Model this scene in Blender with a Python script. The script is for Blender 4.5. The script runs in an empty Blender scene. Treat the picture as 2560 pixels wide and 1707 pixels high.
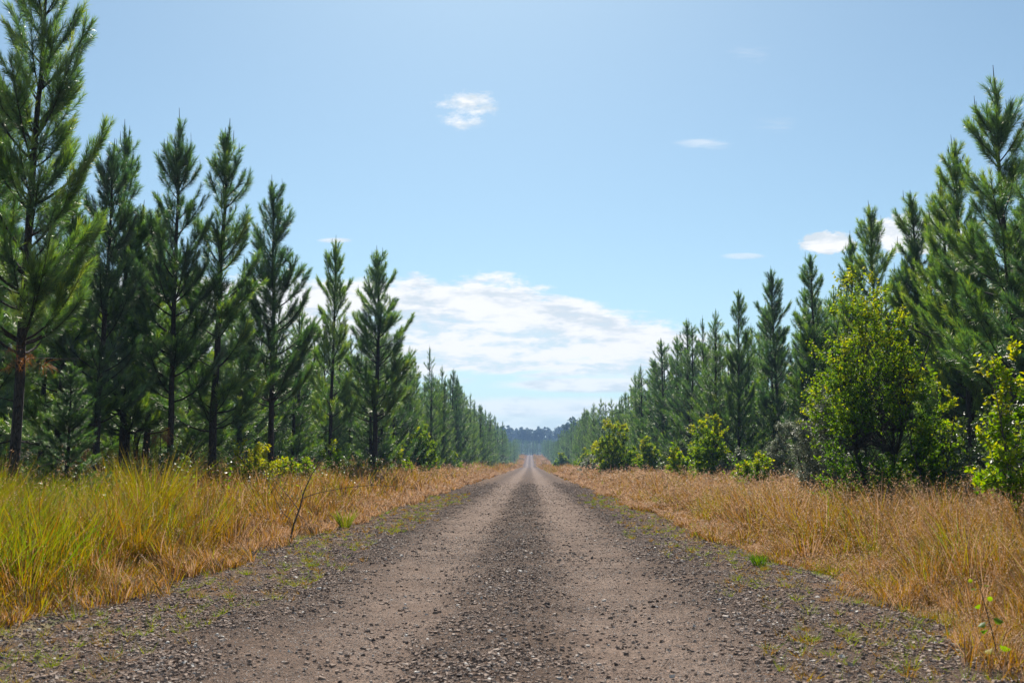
import bpy, math, random
import numpy as np

# ------------------------------------------------------------------ camera, sky, sun, exposure
S = bpy.context.scene
COL = S.collection
EYE = 1.35
cam = bpy.data.cameras.new("camera")
cam.lens = 35.0; cam.sensor_width = 36.0
cam.clip_start = 0.05; cam.clip_end = 6000
cam.dof.use_dof = True; cam.dof.focus_distance = 26.0; cam.dof.aperture_fstop = 4.0
camo = bpy.data.objects.new("camera", cam)
camo.location = (0, 0, EYE)
camo.rotation_euler = (math.radians(90 + 7.02), 0, math.radians(1.03))
COL.objects.link(camo); S.camera = camo

SUN_EL, SUN_AZ = 46.0, -3.0            # azimuth: degrees to the right of the road axis (+Y)
W = bpy.data.worlds.new("World"); S.world = W; W.use_nodes = True
sun = bpy.data.lights.new("sun", 'SUN'); sun.energy = 5.0; sun.angle = math.radians(0.53); sun.color = (1.0, 0.955, 0.88)
suno = bpy.data.objects.new("sun", sun)
suno.rotation_euler = (math.radians(90 - SUN_EL), 0, math.radians(180 - SUN_AZ))
suno.location = (30, 60, 80); COL.objects.link(suno)

S.view_settings.view_transform = 'Standard'; S.view_settings.look = 'None'
S.view_settings.gamma = 1; S.view_settings.use_curve_mapping = False
EXPO = 0.65; GAIN = 2 ** -EXPO
S.view_settings.exposure = EXPO
S.cycles.use_denoising = True
S.cycles.max_bounces = 6; S.cycles.diffuse_bounces = 3; S.cycles.glossy_bounces = 2
S.cycles.transmission_bounces = 4; S.cycles.volume_bounces = 0; S.cycles.transparent_max_bounces = 4
S.cycles.sample_clamp_indirect = 4.0; S.cycles.sample_clamp_direct = 7.0


class NT:
    """small helper to write node maths"""
    def __init__(s, tree): s.t = tree; s.n = tree.nodes; s.l = tree.links
    def node(s, kind, **kw):
        n = s.n.new(kind)
        for k, v in kw.items(): setattr(n, k, v)
        return n
    def put(s, sock, v):
        if isinstance(v, (int, float, tuple, list)): sock.default_value = v
        else: s.l.new(v, sock)
    def m(s, op, a, b=0.0, c=0.0, clamp=False):
        n = s.node('ShaderNodeMath', operation=op, use_clamp=clamp)
        s.put(n.inputs[0], a); s.put(n.inputs[1], b); s.put(n.inputs[2], c)
        return n.outputs[0]
    def add(s, a, b): return s.m('ADD', a, b)
    def sub(s, a, b): return s.m('SUBTRACT', a, b)
    def mul(s, a, b): return s.m('MULTIPLY', a, b)
    def div(s, a, b): return s.m('DIVIDE', a, b)
    def mx(s, a, b): return s.m('MAXIMUM', a, b)
    def mn(s, a, b): return s.m('MINIMUM', a, b)
    def step(s, v, lo, hi, o0=0.0, o1=1.0):
        n = s.node('ShaderNodeMapRange', interpolation_type='SMOOTHSTEP')
        s.put(n.inputs[0], v); s.put(n.inputs[1], lo); s.put(n.inputs[2], hi); s.put(n.inputs[3], o0); s.put(n.inputs[4], o1)
        return n.outputs[0]
    def vec(s, x, y, z):
        n = s.node('ShaderNodeCombineXYZ'); s.put(n.inputs[0], x); s.put(n.inputs[1], y); s.put(n.inputs[2], z)
        return n.outputs[0]
    def noise(s, v, scale, detail=4, rough=0.55, dist=0.0, dim='3D'):
        n = s.node('ShaderNodeTexNoise', noise_dimensions=dim)
        s.put(n.inputs['Vector'], v); n.inputs['Scale'].default_value = scale
        n.inputs['Detail'].default_value = detail; n.inputs['Roughness'].default_value = rough
        n.inputs['Distortion'].default_value = dist
        return n.outputs[0]
    def mixc(s, f, a, b, mode='MIX'):
        n = s.node('ShaderNodeMix', data_type='RGBA', blend_type=mode)
        s.put(n.inputs[0], f)
        s.put(n.inputs[6], a if not isinstance(a, tuple) else (*a[:3], 1)); s.put(n.inputs[7], b if not isinstance(b, tuple) else (*b[:3], 1))
        return n.outputs[2]
    def ramp(s, f, stops, interp='LINEAR'):
        n = s.node('ShaderNodeValToRGB'); cr = n.color_ramp; cr.interpolation = interp
        while len(cr.elements) < len(stops): cr.elements.new(0.5)
        for e, (p, c) in zip(cr.elements, stops): e.position = p; e.color = (*c, 1)
        s.put(n.inputs[0], f); return n.outputs[0]


def build_world():
    q = NT(W.node_tree); q.n.clear()
    out = q.node('ShaderNodeOutputWorld'); bg = q.node('ShaderNodeBackground')
    sky = q.node('ShaderNodeTexSky', sky_type='NISHITA', sun_disc=False)
    sky.sun_elevation = math.radians(SUN_EL); sky.sun_rotation = math.radians(SUN_AZ)
    sky.air_density = 1.0; sky.dust_density = 0.6; sky.ozone_density = 1.6; sky.altitude = 60
    tc = q.node('ShaderNodeTexCoord'); sp = q.node('ShaderNodeSeparateXYZ'); q.l.new(tc.outputs['Generated'], sp.inputs[0])
    x, y, z = sp.outputs
    ys = q.mx(y, 0.05)
    u = q.div(x, ys); v = q.div(z, ys)                       # bearing and height over the horizon
    front = q.step(y, 0.1, 0.3)
    zz = q.mx(z, 0.02)
    # position on a flat cloud layer overhead: clouds shrink and flatten towards the horizon as real ones do
    px = q.div(x, q.add(zz, 0.06)); py = q.div(y, q.add(zz, 0.06))
    P = q.vec(px, py, 0.0)
    uv = q.vec(u, q.mul(v, 2.2), 0.0)
    nb = q.noise(uv, 16.0, 12, 0.74)                            # edges
    nf = q.noise(q.vec(u, q.mul(v, 3.4), 3.1), 30.0, 8, 0.66)  # ripples
    nr = q.noise(q.vec(u, q.mul(v, 4.5), 7.7), 13.0, 6, 0.55, 0.4)
    # main bank
    top = q.sub(0.190, q.mul(q.mx(q.add(u, 0.03), 0.0), 0.285))
    top = q.add(top, q.mul(q.sub(nb, 0.5), 0.062))
    top = q.add(top, q.mul(q.sub(nf, 0.5), 0.035))
    up = q.step(q.sub(top, v), -0.003, 0.013)
    low = q.step(q.sub(v, q.add(0.083, q.mul(q.sub(nr, 0.5), 0.07))), -0.004, 0.012)
    body = q.add(0.70, q.mul(q.sub(nr, 0.47), 2.4))
    body = q.add(body, q.mul(q.sub(nf, 0.5), 2.2))
    edge_bonus = q.step(q.sub(top, v), 0.055, 0.012, 0.0, 0.5)
    body = q.m('ADD', body, edge_bonus, clamp=True)
    bank = q.mul(q.mul(up, low), q.step(body, 0.0, 1.0, 0.28, 1.0))
    right_fade = q.step(u, 0.26, 0.17)
    bank = q.mul(bank, right_fade)

    def blob(u0, v0, a, b, k=1.6, lo=0.0, hi=0.35, amp=1.0, nn=None):
        du = q.div(q.sub(u, u0), a); dv = q.div(q.sub(v, v0), b)
        r = q.sub(1.0, q.add(q.mul(du, du), q.mul(dv, dv)))
        r = q.add(r, q.mul(q.sub(nn if nn is not None else nb, 0.52), k * 3))
        return q.mul(q.step(r, lo, hi), amp)
    wisps = q.noise(q.vec(u, q.mul(v, 6.0), 1.3), 10.0, 7, 0.62)
    parts = [bank,
             blob(0.075, 0.079, 0.12, 0.009, 0.6, -0.2, 0.7, 0.85, wisps),
             blob(0.00, 0.056, 0.16, 0.012, 0.6, -0.4, 0.9, 0.75, wisps),
             blob(-0.04, 0.040, 0.22, 0.014, 0.6, -0.4, 0.9, 0.5, wisps),
             blob(0.303, 0.224, 0.034, 0.013, 1.3, 0.0, 0.4, 1.0),
             blob(0.395, 0.232, 0.060, 0.024, 1.2, 0.0, 0.4, 1.0),
             blob(-0.062, 0.366, 0.036, 0.020, 1.9, 0.0, 1.3, 0.95),
             blob(0.178, 0.328, 0.030, 0.012, 1.6, 0.1, 1.8, 0.55, wisps),
             blob(0.245, 0.345, 0.05, 0.014, 1.8, 0.3, 2.0, 0.4, wisps),
             blob(0.23, 0.425, 0.03, 0.012, 1.8, 0.3, 2.0, 0.3, wisps),
             blob(-0.20, 0.228, 0.022, 0.0035, 0.6, 0.0, 0.8, 0.8, wisps),
             blob(0.215, 0.210, 0.025, 0.004, 0.6, 0.0, 1.0, 0.5, wisps)]
    c = parts[0]
    for p in parts[1:]: c = q.mx(c, p)
    c = q.mul(c, front)
    # soft scattered cloud round the rest of the sky
    nbk = q.noise(P, 0.9, 6, 0.55)
    back = q.mul(q.mul(q.step(nbk, 0.56, 0.74), q.sub(1.0, front)), q.step(z, 0.02, 0.15))
    c = q.mx(c, q.mul(back, 0.8))
    veil = q.mul(q.step(v, 0.24, -0.02), 0.40)                # thin milky air towards the horizon
    STR = 0.072
    skyc = q.mixc(1.0, sky.outputs[0], (0.77, 0.985, 0.985), 'MULTIPLY')
    hs = q.node('ShaderNodeHueSaturation'); hs.inputs['Saturation'].default_value = 0.90; hs.inputs['Value'].default_value = 1.0
    q.l.new(skyc, hs.inputs['Color'])
    k = GAIN / STR
    col = q.mixc(veil, hs.outputs[0], (0.66 * k, 0.83 * k, 0.90 * k))
    shade = q.step(q.add(nr, q.mul(nf, 0.8)), 0.72, 0.98)
    cc = q.mixc(shade, (0.74 * k, 0.82 * k, 0.88 * k), (1.06 * k, 1.06 * k, 1.06 * k))
    col = q.mixc(c, col, cc)
    q.l.new(col, bg.inputs[0]); bg.inputs[1].default_value = STR
    q.l.new(bg.outputs[0], out.inputs[0])
build_world()

# ------------------------------------------------------------------ helpers
R = np.random.default_rng(11)

def mesh_np(name, V, F, attrs=None, smooth=True):
    me = bpy.data.meshes.new(name)
    V = np.ascontiguousarray(V, dtype=np.float32); F = np.ascontiguousarray(F, dtype=np.int32)
    k = F.shape[1]
    me.vertices.add(len(V)); me.vertices.foreach_set('co', V.ravel())
    me.loops.add(F.size); me.loops.foreach_set('vertex_index', F.ravel())
    me.polygons.add(len(F)); me.polygons.foreach_set('loop_start', np.arange(0, F.size, k, dtype=np.int32))
    me.polygons.foreach_set('loop_total', np.full(len(F), k, dtype=np.int32))
    me.update(calc_edges=True)
    me.polygons.foreach_set('use_smooth', np.full(len(F), smooth, dtype=bool))
    for a, val in (attrs or {}).items():
        at = me.attributes.new(a, 'FLOAT', 'POINT'); at.data.foreach_set('value', np.ascontiguousarray(val, dtype=np.float32))
    return me

def link(name, me, mat=None, parent=None, loc=(0, 0, 0)):
    o = bpy.data.objects.new(name, me)
    if mat is not None and len(me.materials) == 0: me.materials.append(mat)
    COL.objects.link(o); o.location = loc
    if parent is not None: o.parent = parent
    return o

def empty(name, loc=(0, 0, 0)):
    o = bpy.data.objects.new(name, None); o.empty_display_size = 0.3; COL.objects.link(o); o.location = loc
    return o

def tag(o, label=None, cat=None, group=None, kind=None):
    if label: o['label'] = label
    if cat: o['category'] = cat
    if group: o['group'] = group
    if kind: o['kind'] = kind
    return o

def norm(a): return a / np.maximum(np.linalg.norm(a, axis=-1, keepdims=True), 1e-9)

class Bag:
    """collects triangles with a tint value per vertex"""
    def __init__(s): s.V = []; s.F = []; s.T = []; s.n = 0
    def put(s, V, F, T):
        s.V.append(np.asarray(V, dtype=np.float32)); s.F.append(np.asarray(F, dtype=np.int32) + s.n); s.T.append(np.asarray(T, dtype=np.float32)); s.n += len(V)
    def arrays(s):
        return np.concatenate(s.V), np.concatenate(s.F), np.concatenate(s.T)
    def mesh(s, name, smooth=True):
        V, F, T = s.arrays(); return mesh_np(name, V, F, {'tint': T}, smooth)

def tube_into(bag, P, r, k=6, tint=0.5):
    P = np.asarray(P, float); n = len(P); r = np.broadcast_to(np.asarray(r, float), (n,))
    T = norm(np.gradient(P, axis=0))
    ref = np.array([0, 0, 1.0]) if abs(T[0][2]) < 0.9 else np.array([1.0, 0, 0])
    A = norm(np.cross(T, ref)); B = np.cross(T, A)
    an = np.arange(k) * 2 * math.pi / k
    V = P[:, None] + r[:, None, None] * (np.cos(an)[None, :, None] * A[:, None] + np.sin(an)[None, :, None] * B[:, None])
    V = V.reshape(-1, 3)
    i = np.arange(n - 1)[:, None] * k; j = np.arange(k)[None]; j2 = (j + 1) % k
    a = (i + j).ravel(); b = (i + j2).ravel(); c = (i + k + j2).ravel(); d = (i + k + j).ravel()
    bag.put(V, np.concatenate([np.stack([a, b, c], 1), np.stack([a, c, d], 1)]), np.full(len(V), tint))

def blades_into(bag, base, D, L, bend, w, tint, segs=2, wdir=None, rng=R):
    """narrow tapering strips: base point, direction, length, bend vector, width"""
    n = len(base)
    if n == 0: return
    if wdir is None:
        wdir = norm(np.cross(D, norm(rng.normal(size=(n, 3)))))
    w = np.broadcast_to(w, (n,))[:, None]; L = np.broadcast_to(L, (n,))[:, None]
    hw = wdir * w * 0.5
    tint = np.broadcast_to(tint, (n,))
    if segs == 1:
        V = np.stack([base - hw, base + hw, base + D * L + bend], 1)
        F = np.arange(n)[:, None] * 3 + np.array([[0, 1, 2]])
        bag.put(V.reshape(-1, 3), F, np.repeat(tint, 3)); return
    mid = base + D * L * 0.55 + bend * 0.28
    V = np.stack([base - hw * 0.8, base + hw * 0.8, mid + hw, mid - hw, base + D * L + bend], 1)
    off = np.arange(n)[:, None, None] * 5
    F = (off + np.array([[[0, 1, 2], [0, 2, 3], [3, 2, 4]]])).reshape(-1, 3)
    bag.put(V.reshape(-1, 3), F, np.repeat(tint, 5))

# ------------------------------------------------------------------ materials
def new_mat(name):
    m = bpy.data.materials.new(name); m.use_nodes = True; q = NT(m.node_tree); q.n.clear()
    q.out = q.node('ShaderNodeOutputMaterial'); return m, q

def attr(q, name='tint'):
    return q.node('ShaderNodeAttribute', attribute_name=name).outputs['Fac']

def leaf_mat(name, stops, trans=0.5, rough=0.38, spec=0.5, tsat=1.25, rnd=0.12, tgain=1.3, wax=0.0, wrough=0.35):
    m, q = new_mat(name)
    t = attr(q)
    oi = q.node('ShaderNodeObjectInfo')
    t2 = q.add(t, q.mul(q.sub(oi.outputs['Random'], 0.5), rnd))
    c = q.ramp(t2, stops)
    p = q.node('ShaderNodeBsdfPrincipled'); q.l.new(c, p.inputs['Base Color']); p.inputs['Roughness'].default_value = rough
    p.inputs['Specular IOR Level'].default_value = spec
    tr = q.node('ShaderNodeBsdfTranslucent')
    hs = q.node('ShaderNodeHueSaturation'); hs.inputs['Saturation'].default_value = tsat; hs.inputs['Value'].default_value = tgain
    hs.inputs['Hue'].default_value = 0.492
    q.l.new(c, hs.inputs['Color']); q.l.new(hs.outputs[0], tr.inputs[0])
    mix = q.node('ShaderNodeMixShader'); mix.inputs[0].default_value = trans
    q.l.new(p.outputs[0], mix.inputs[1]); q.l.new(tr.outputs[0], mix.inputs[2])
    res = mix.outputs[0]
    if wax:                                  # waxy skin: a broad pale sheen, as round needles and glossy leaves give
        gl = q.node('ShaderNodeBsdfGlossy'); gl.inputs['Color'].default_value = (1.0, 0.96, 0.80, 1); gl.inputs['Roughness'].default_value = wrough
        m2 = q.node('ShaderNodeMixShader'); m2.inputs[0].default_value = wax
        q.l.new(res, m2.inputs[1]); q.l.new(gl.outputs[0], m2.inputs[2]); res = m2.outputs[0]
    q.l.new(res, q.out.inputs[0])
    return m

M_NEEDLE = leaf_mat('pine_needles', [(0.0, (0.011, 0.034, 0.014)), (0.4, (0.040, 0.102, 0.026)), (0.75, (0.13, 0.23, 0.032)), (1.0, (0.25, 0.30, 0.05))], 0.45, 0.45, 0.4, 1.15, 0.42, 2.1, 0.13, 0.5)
M_DEADN = leaf_mat('dead_needles', [(0, (0.22, 0.09, 0.03)), (1, (0.42, 0.22, 0.09))], 0.35, 0.5, 0.4)
M_GRASS = leaf_mat('grass_blades', [(0.0, (0.045, 0.11, 0.015)), (0.22, (0.13, 0.19, 0.016)), (0.42, (0.235, 0.205, 0.022)),
                                    (0.62, (0.22, 0.125, 0.026)), (0.80, (0.185, 0.098, 0.032)), (1.0, (0.40, 0.29, 0.20))], 0.56, 0.5, 0.35, 1.15, 0.0, 1.5)
M_LIME = leaf_mat('lime_leaves', [(0, (0.035, 0.085, 0.012)), (0.45, (0.085, 0.19, 0.014)), (0.75, (0.21, 0.32, 0.02)), (1, (0.44, 0.42, 0.022))], 0.60, 0.48, 0.4, 1.1)
M_GREY = leaf_mat('grey_green_leaves', [(0, (0.04, 0.065, 0.03)), (1, (0.19, 0.22, 0.13))], 0.35, 0.5, 0.5, 1.0, wax=0.12, wrough=0.6)
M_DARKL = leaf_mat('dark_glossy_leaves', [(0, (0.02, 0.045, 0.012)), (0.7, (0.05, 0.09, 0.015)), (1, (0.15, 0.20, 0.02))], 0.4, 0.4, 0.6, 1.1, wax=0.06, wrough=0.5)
M_EUC = leaf_mat('eucalypt_leaves', [(0, (0.03, 0.055, 0.03)), (1, (0.09, 0.13, 0.06))], 0.35, 0.5, 0.5, 1.0)

def bark_mat(name, a, b, sc=22):
    m, q = new_mat(name)
    tc = q.node('ShaderNodeTexCoord'); mp = q.node('ShaderNodeMapping'); mp.inputs['Scale'].default_value = (1, 1, 0.28)
    q.l.new(tc.outputs['Object'], mp.inputs[0])
    n1 = q.noise(mp.outputs[0], sc, 5, 0.6, 0.6)
    vo = q.node('ShaderNodeTexVoronoi', feature='DISTANCE_TO_EDGE'); q.l.new(mp.outputs[0], vo.inputs[0]); vo.inputs['Scale'].default_value = sc
    crack = q.step(vo.outputs[0], 0.0, 0.10)
    c = q.mixc(q.step(n1, 0.3, 0.7), a, b); c = q.mixc(crack, tuple(k * 0.35 for k in a), c)
    p = q.node('ShaderNodeBsdfPrincipled'); q.l.new(c, p.inputs['Base Color']); p.inputs['Roughness'].default_value = 0.9
    bp = q.node('ShaderNodeBump'); bp.inputs['Strength'].default_value = 0.8; bp.inputs['Distance'].default_value = 0.02
    q.l.new(q.add(q.mul(crack, 0.7), n1), bp.inputs['Height']); q.l.new(bp.outputs[0], p.inputs['Normal'])
    q.l.new(p.outputs[0], q.out.inputs[0]); return m
M_BARK = bark_mat('pine_bark', (0.035, 0.025, 0.020), (0.085, 0.062, 0.050))
M_STEM = bark_mat('shrub_bark', (0.045, 0.035, 0.028), (0.12, 0.10, 0.08), 60)
M_DTWIG = bark_mat('dead_twig', (0.07, 0.05, 0.04), (0.20, 0.16, 0.13), 80)

# ------------------------------------------------------------------ terrain
ZY = np.array([-50, 0, 190, 260, 310, 345, 370, 405, 440, 480, 540, 640, 760, 860, 960, 1100, 1300, 1700])
ZZ = np.array([0, 0, 0.02, 0.14, 0.30, 0.34, -0.35, -0.9, 0.35, 1.85, 3.4, 5.8, 7.9, 9.2, 12.0, 15.0, 17, 18.0])
# smooth the profile once
_yy = np.linspace(-200, 1800, 2001); _zz = np.interp(_yy, ZY, ZZ); _k = np.hanning(31); _k /= _k.sum(); _zz = np.convolve(np.pad(_zz, 15, 'edge'), _k, 'valid')
def sst(v, a, b):
    t = np.clip((v - a) / (b - a), 0, 1); return t * t * (3 - 2 * t)
def wav(x, y, f, ph=0.0):
    return np.sin(x * f + 1.7 * np.sin(y * f * 0.7 + ph)) * np.cos(y * f * 1.1 + 1.3 * np.sin(x * f * 0.6 + ph * 2))
ROADC = -0.23
def road_z(x, y):
    x = np.asarray(x, float); y = np.asarray(y, float); c = x - ROADC
    near = 1 / (1 + (np.abs(y) / 60) ** 2)
    z = np.interp(y, _yy, _zz)
    z = z + 0.045 * np.exp(-(c / 0.42) ** 2) - 0.030 * np.exp(-((np.abs(c) - 0.95) / 0.42) ** 2) + 0.03 * np.exp(-((np.abs(c) - 2.1) / 0.45) ** 2)
    z = z + near * (0.007 * wav(x, y, 2.6) + 0.005 * wav(x, y, 5.3, 1.0) + 0.004 * wav(x, y, 11.0, 2.0))
    return z
def ground_z(x, y):
    x = np.asarray(x, float); y = np.asarray(y, float)
    z = road_z(x, y)
    z = z + 0.40 * sst(-x, 3.9, 8.5) + 0.26 * sst(x, 4.2, 11.0) - 0.07 * np.exp(-((x - 3.9) / 0.5) ** 2)
    z = z + 0.05 * wav(x, y, 0.8) * sst(np.abs(x), 3.5, 6)
    z = z + 9 * sst(x, 16, 70) * sst(y, 470, 640) + 4 * sst(y, 850, 980) + 11 * sst(y, 1080, 1240)
    return z
def gz(x, y): return float(ground_z(x, y))

def grid_mesh(name, xs, ys, zf, dz=0.0):
    X, Y = np.meshgrid(xs, ys); Z = zf(X, Y) + dz
    V = np.stack([X, Y, Z], -1).reshape(-1, 3); nx = len(xs); ny = len(ys)
    i = np.arange(ny - 1)[:, None] * nx; j = np.arange(nx - 1)[None]
    a = (i + j).ravel()
    return mesh_np(name, V, np.stack([a, a + 1, a + nx + 1, a + nx], 1))

def base_ground_z(x, y):
    return ground_z(x, y) - 0.10 * (1 - sst(np.abs(np.asarray(x) + 0.4), 3.3, 4.1))
ys = np.concatenate([np.arange(-40, 4, 2), np.arange(4, 60, 0.35), np.arange(60, 200, 1.5), np.arange(200, 900, 5), np.arange(900, 1701, 40)])
xs = np.concatenate([[-900, -600, -400, -250, -150, -90, -60, -40, -28], np.arange(-20, -3, 0.35), np.arange(-3, 3.1, 1.0), np.arange(3.3, 20, 0.35), [28, 40, 60, 90, 150, 250, 400, 600, 900]])

def ground_material():
    m, q = new_mat('verge_soil_and_litter')
    g = q.node('ShaderNodeNewGeometry'); sp = q.node('ShaderNodeSeparateXYZ'); q.l.new(g.outputs['Position'], sp.inputs[0])
    n1 = q.noise(g.outputs['Position'], 0.7, 5); n2 = q.noise(g.outputs['Position'], 14, 5, 0.65); n3 = q.noise(g.outputs['Position'], 55, 3, 0.6)
    straw = q.mixc(q.step(n2, 0.35, 0.65), (0.13, 0.085, 0.04), (0.26, 0.17, 0.085))
    green = q.mixc(q.step(n2, 0.35, 0.65), (0.06, 0.08, 0.02), (0.14, 0.13, 0.035))
    verge = q.mixc(q.step(n1, 0.4, 0.65), straw, green)
    litter = q.mixc(q.step(n2, 0.4, 0.6), (0.045, 0.03, 0.02), (0.12, 0.07, 0.04))
    litter = q.mixc(q.step(sp.outputs[1], 780, 900), litter, (0.03, 0.05, 0.025))
    ax = q.m('ABSOLUTE', q.add(sp.outputs[0], -1.5))
    c = q.mixc(q.mx(q.step(ax, 8.0, 10.5), q.step(sp.outputs[1], 775, 790)), verge, litter)
    p = q.node('ShaderNodeBsdfPrincipled'); q.l.new(c, p.inputs['Base Color']); p.inputs['Roughness'].default_value = 0.95
    bp = q.node('ShaderNodeBump'); bp.inputs['Strength'].default_value = 0.7; bp.inputs['Distance'].default_value = 0.03
    q.l.new(q.add(n2, q.mul(n3, 0.5)), bp.inputs['Height']); q.l.new(bp.outputs[0], p.inputs['Normal'])
    q.l.new(p.outputs[0], q.out.inputs[0]); return m

def road_material():
    m, q = new_mat('gravel_road')
    g = q.node('ShaderNodeNewGeometry'); P = g.outputs['Position']
    sp = q.node('ShaderNodeSeparateXYZ'); q.l.new(P, sp.inputs[0])
    wob = q.add(q.mul(q.sub(q.noise(P, 0.9, 5, 0.65), 0.5), 1.1), q.mul(q.sub(q.noise(P, 0.06, 2), 0.5), 0.5))
    c = q.add(q.sub(sp.outputs[0], ROADC), wob); ac = q.m('ABSOLUTE', c)
    track = q.mul(q.step(ac, 0.30, 0.85), q.step(ac, 2.2, 1.2))             # wheel tracks
    edge = q.step(ac, 2.3, 3.3)
    nm = q.noise(P, 30, 6, 0.7); nl = q.noise(P, 2.2, 5, 0.6)
    vo = q.node('ShaderNodeTexVoronoi'); q.l.new(P, vo.inputs[0]); vo.inputs['Scale'].default_value = 42; vo.inputs['Randomness'].default_value = 1
    cs = q.node('ShaderNodeSeparateColor'); q.l.new(vo.outputs['Color'], cs.inputs[0])
    dust = q.mixc(q.step(nl, 0.35, 0.65), (0.222, 0.155, 0.118), (0.275, 0.20, 0.156))
    loose = q.mixc(q.step(nl, 0.35, 0.65), (0.115, 0.075, 0.054), (0.17, 0.115, 0.083))
    red = q.mixc(q.step(nl, 0.35, 0.7), (0.22, 0.115, 0.07), (0.23, 0.16, 0.08))
    col = q.mixc(track, loose, dust)
    col = q.mixc(q.mul(edge, 0.65), col, red)
    v2 = q.node('ShaderNodeTexVoronoi'); q.l.new(P, v2.inputs[0]); v2.inputs['Scale'].default_value = 85
    c2 = q.node('ShaderNodeSeparateColor'); q.l.new(v2.outputs['Color'], c2.inputs[0])
    grit = q.ramp(c2.outputs[1], [(0, (0.45, 0.45, 0.47)), (0.3, (0.9, 0.9, 0.9)), (0.85, (1.05, 1.04, 1.02)), (1, (1.6, 1.55, 1.5))])
    col = q.mixc(0.9, col, q.mixc(1.0, col, grit, 'MULTIPLY'))
    mott = q.noise(P, 7.0, 8, 0.75)
    col = q.mixc(0.85, col, q.mixc(1.0, col, q.ramp(mott, [(0.30, (0.62, 0.60, 0.58)), (0.5, (1, 1, 1)), (0.68, (1.30, 1.27, 1.22))]), 'MULTIPLY'))
    patchy = q.noise(P, 0.45, 6, 0.7, 0.8)
    col = q.mixc(q.step(patchy, 0.48, 0.68, 0.0, 0.55), col, (0.12, 0.078, 0.056))
    pebble = q.ramp(cs.outputs[0], [(0, (0.35, 0.35, 0.36)), (0.35, (0.75, 0.75, 0.75)), (0.8, (1, 1, 1)), (1, (1.45, 1.4, 1.35))])
    amt = q.mul(q.sub(1.0, q.mul(track, 0.55)), 0.95)
    col = q.mixc(amt, col, q.mixc(1.0, col, pebble, 'MULTIPLY'))
    col = q.mixc(q.step(nm, 0.3, 0.7, 0.0, 0.35), col, (0.10, 0.072, 0.055))
    p = q.node('ShaderNodeBsdfPrincipled'); q.l.new(col, p.inputs['Base Color']); p.inputs['Roughness'].default_value = 0.9
    p.inputs['Specular IOR Level'].default_value = 0.06
    bp = q.node('ShaderNodeBump'); bp.inputs['Strength'].default_value = 0.9; bp.inputs['Distance'].default_value = 0.016
    h = q.add(q.mul(q.sub(1.0, v2.outputs['Distance']), 0.6), 0.0); h = q.add(h, q.mul(q.sub(1.0, vo.outputs['Distance']), q.sub(1.0, q.mul(track, 0.5)))); h = q.add(h, q.mul(nm, 0.8))
    q.l.new(h, bp.inputs['Height']); q.l.new(bp.outputs[0], p.inputs['Normal'])
    q.l.new(p.outputs[0], q.out.inputs[0]); return m

tag(link('ground', grid_mesh('ground', xs, ys, base_ground_z), ground_material()), kind='structure')
rys = np.concatenate([np.arange(-6, 4, 0.5), np.arange(4, 22, 0.06), np.arange(22, 60, 0.25), np.arange(60, 200, 1.0), np.arange(200, 800, 3)])
tag(link('road', grid_mesh('road', np.arange(-4.45, 4.06, 0.085), rys, lambda x, y: ground_z(x, y) - 0.13 * (sst(-x, 3.9, 4.4) + sst(x, 3.5, 4.0))), road_material()), kind='structure')

# ------------------------------------------------------------------ loose stones of the road
M_STONE, q = new_mat('loose_stone')
_t = attr(q); _c = q.ramp(_t, [(0, (0.06, 0.045, 0.040)), (0.35, (0.17, 0.115, 0.084)), (0.7, (0.30, 0.21, 0.155)), (0.92, (0.40, 0.32, 0.26)), (1, (0.55, 0.50, 0.44))])
_p = q.node('ShaderNodeBsdfPrincipled'); q.l.new(_c, _p.inputs['Base Color']); _p.inputs['Roughness'].default_value = 0.85
_p.inputs['Specular IOR Level'].default_value = 0.3; q.l.new(_p.outputs[0], q.out.inputs[0])

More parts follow.
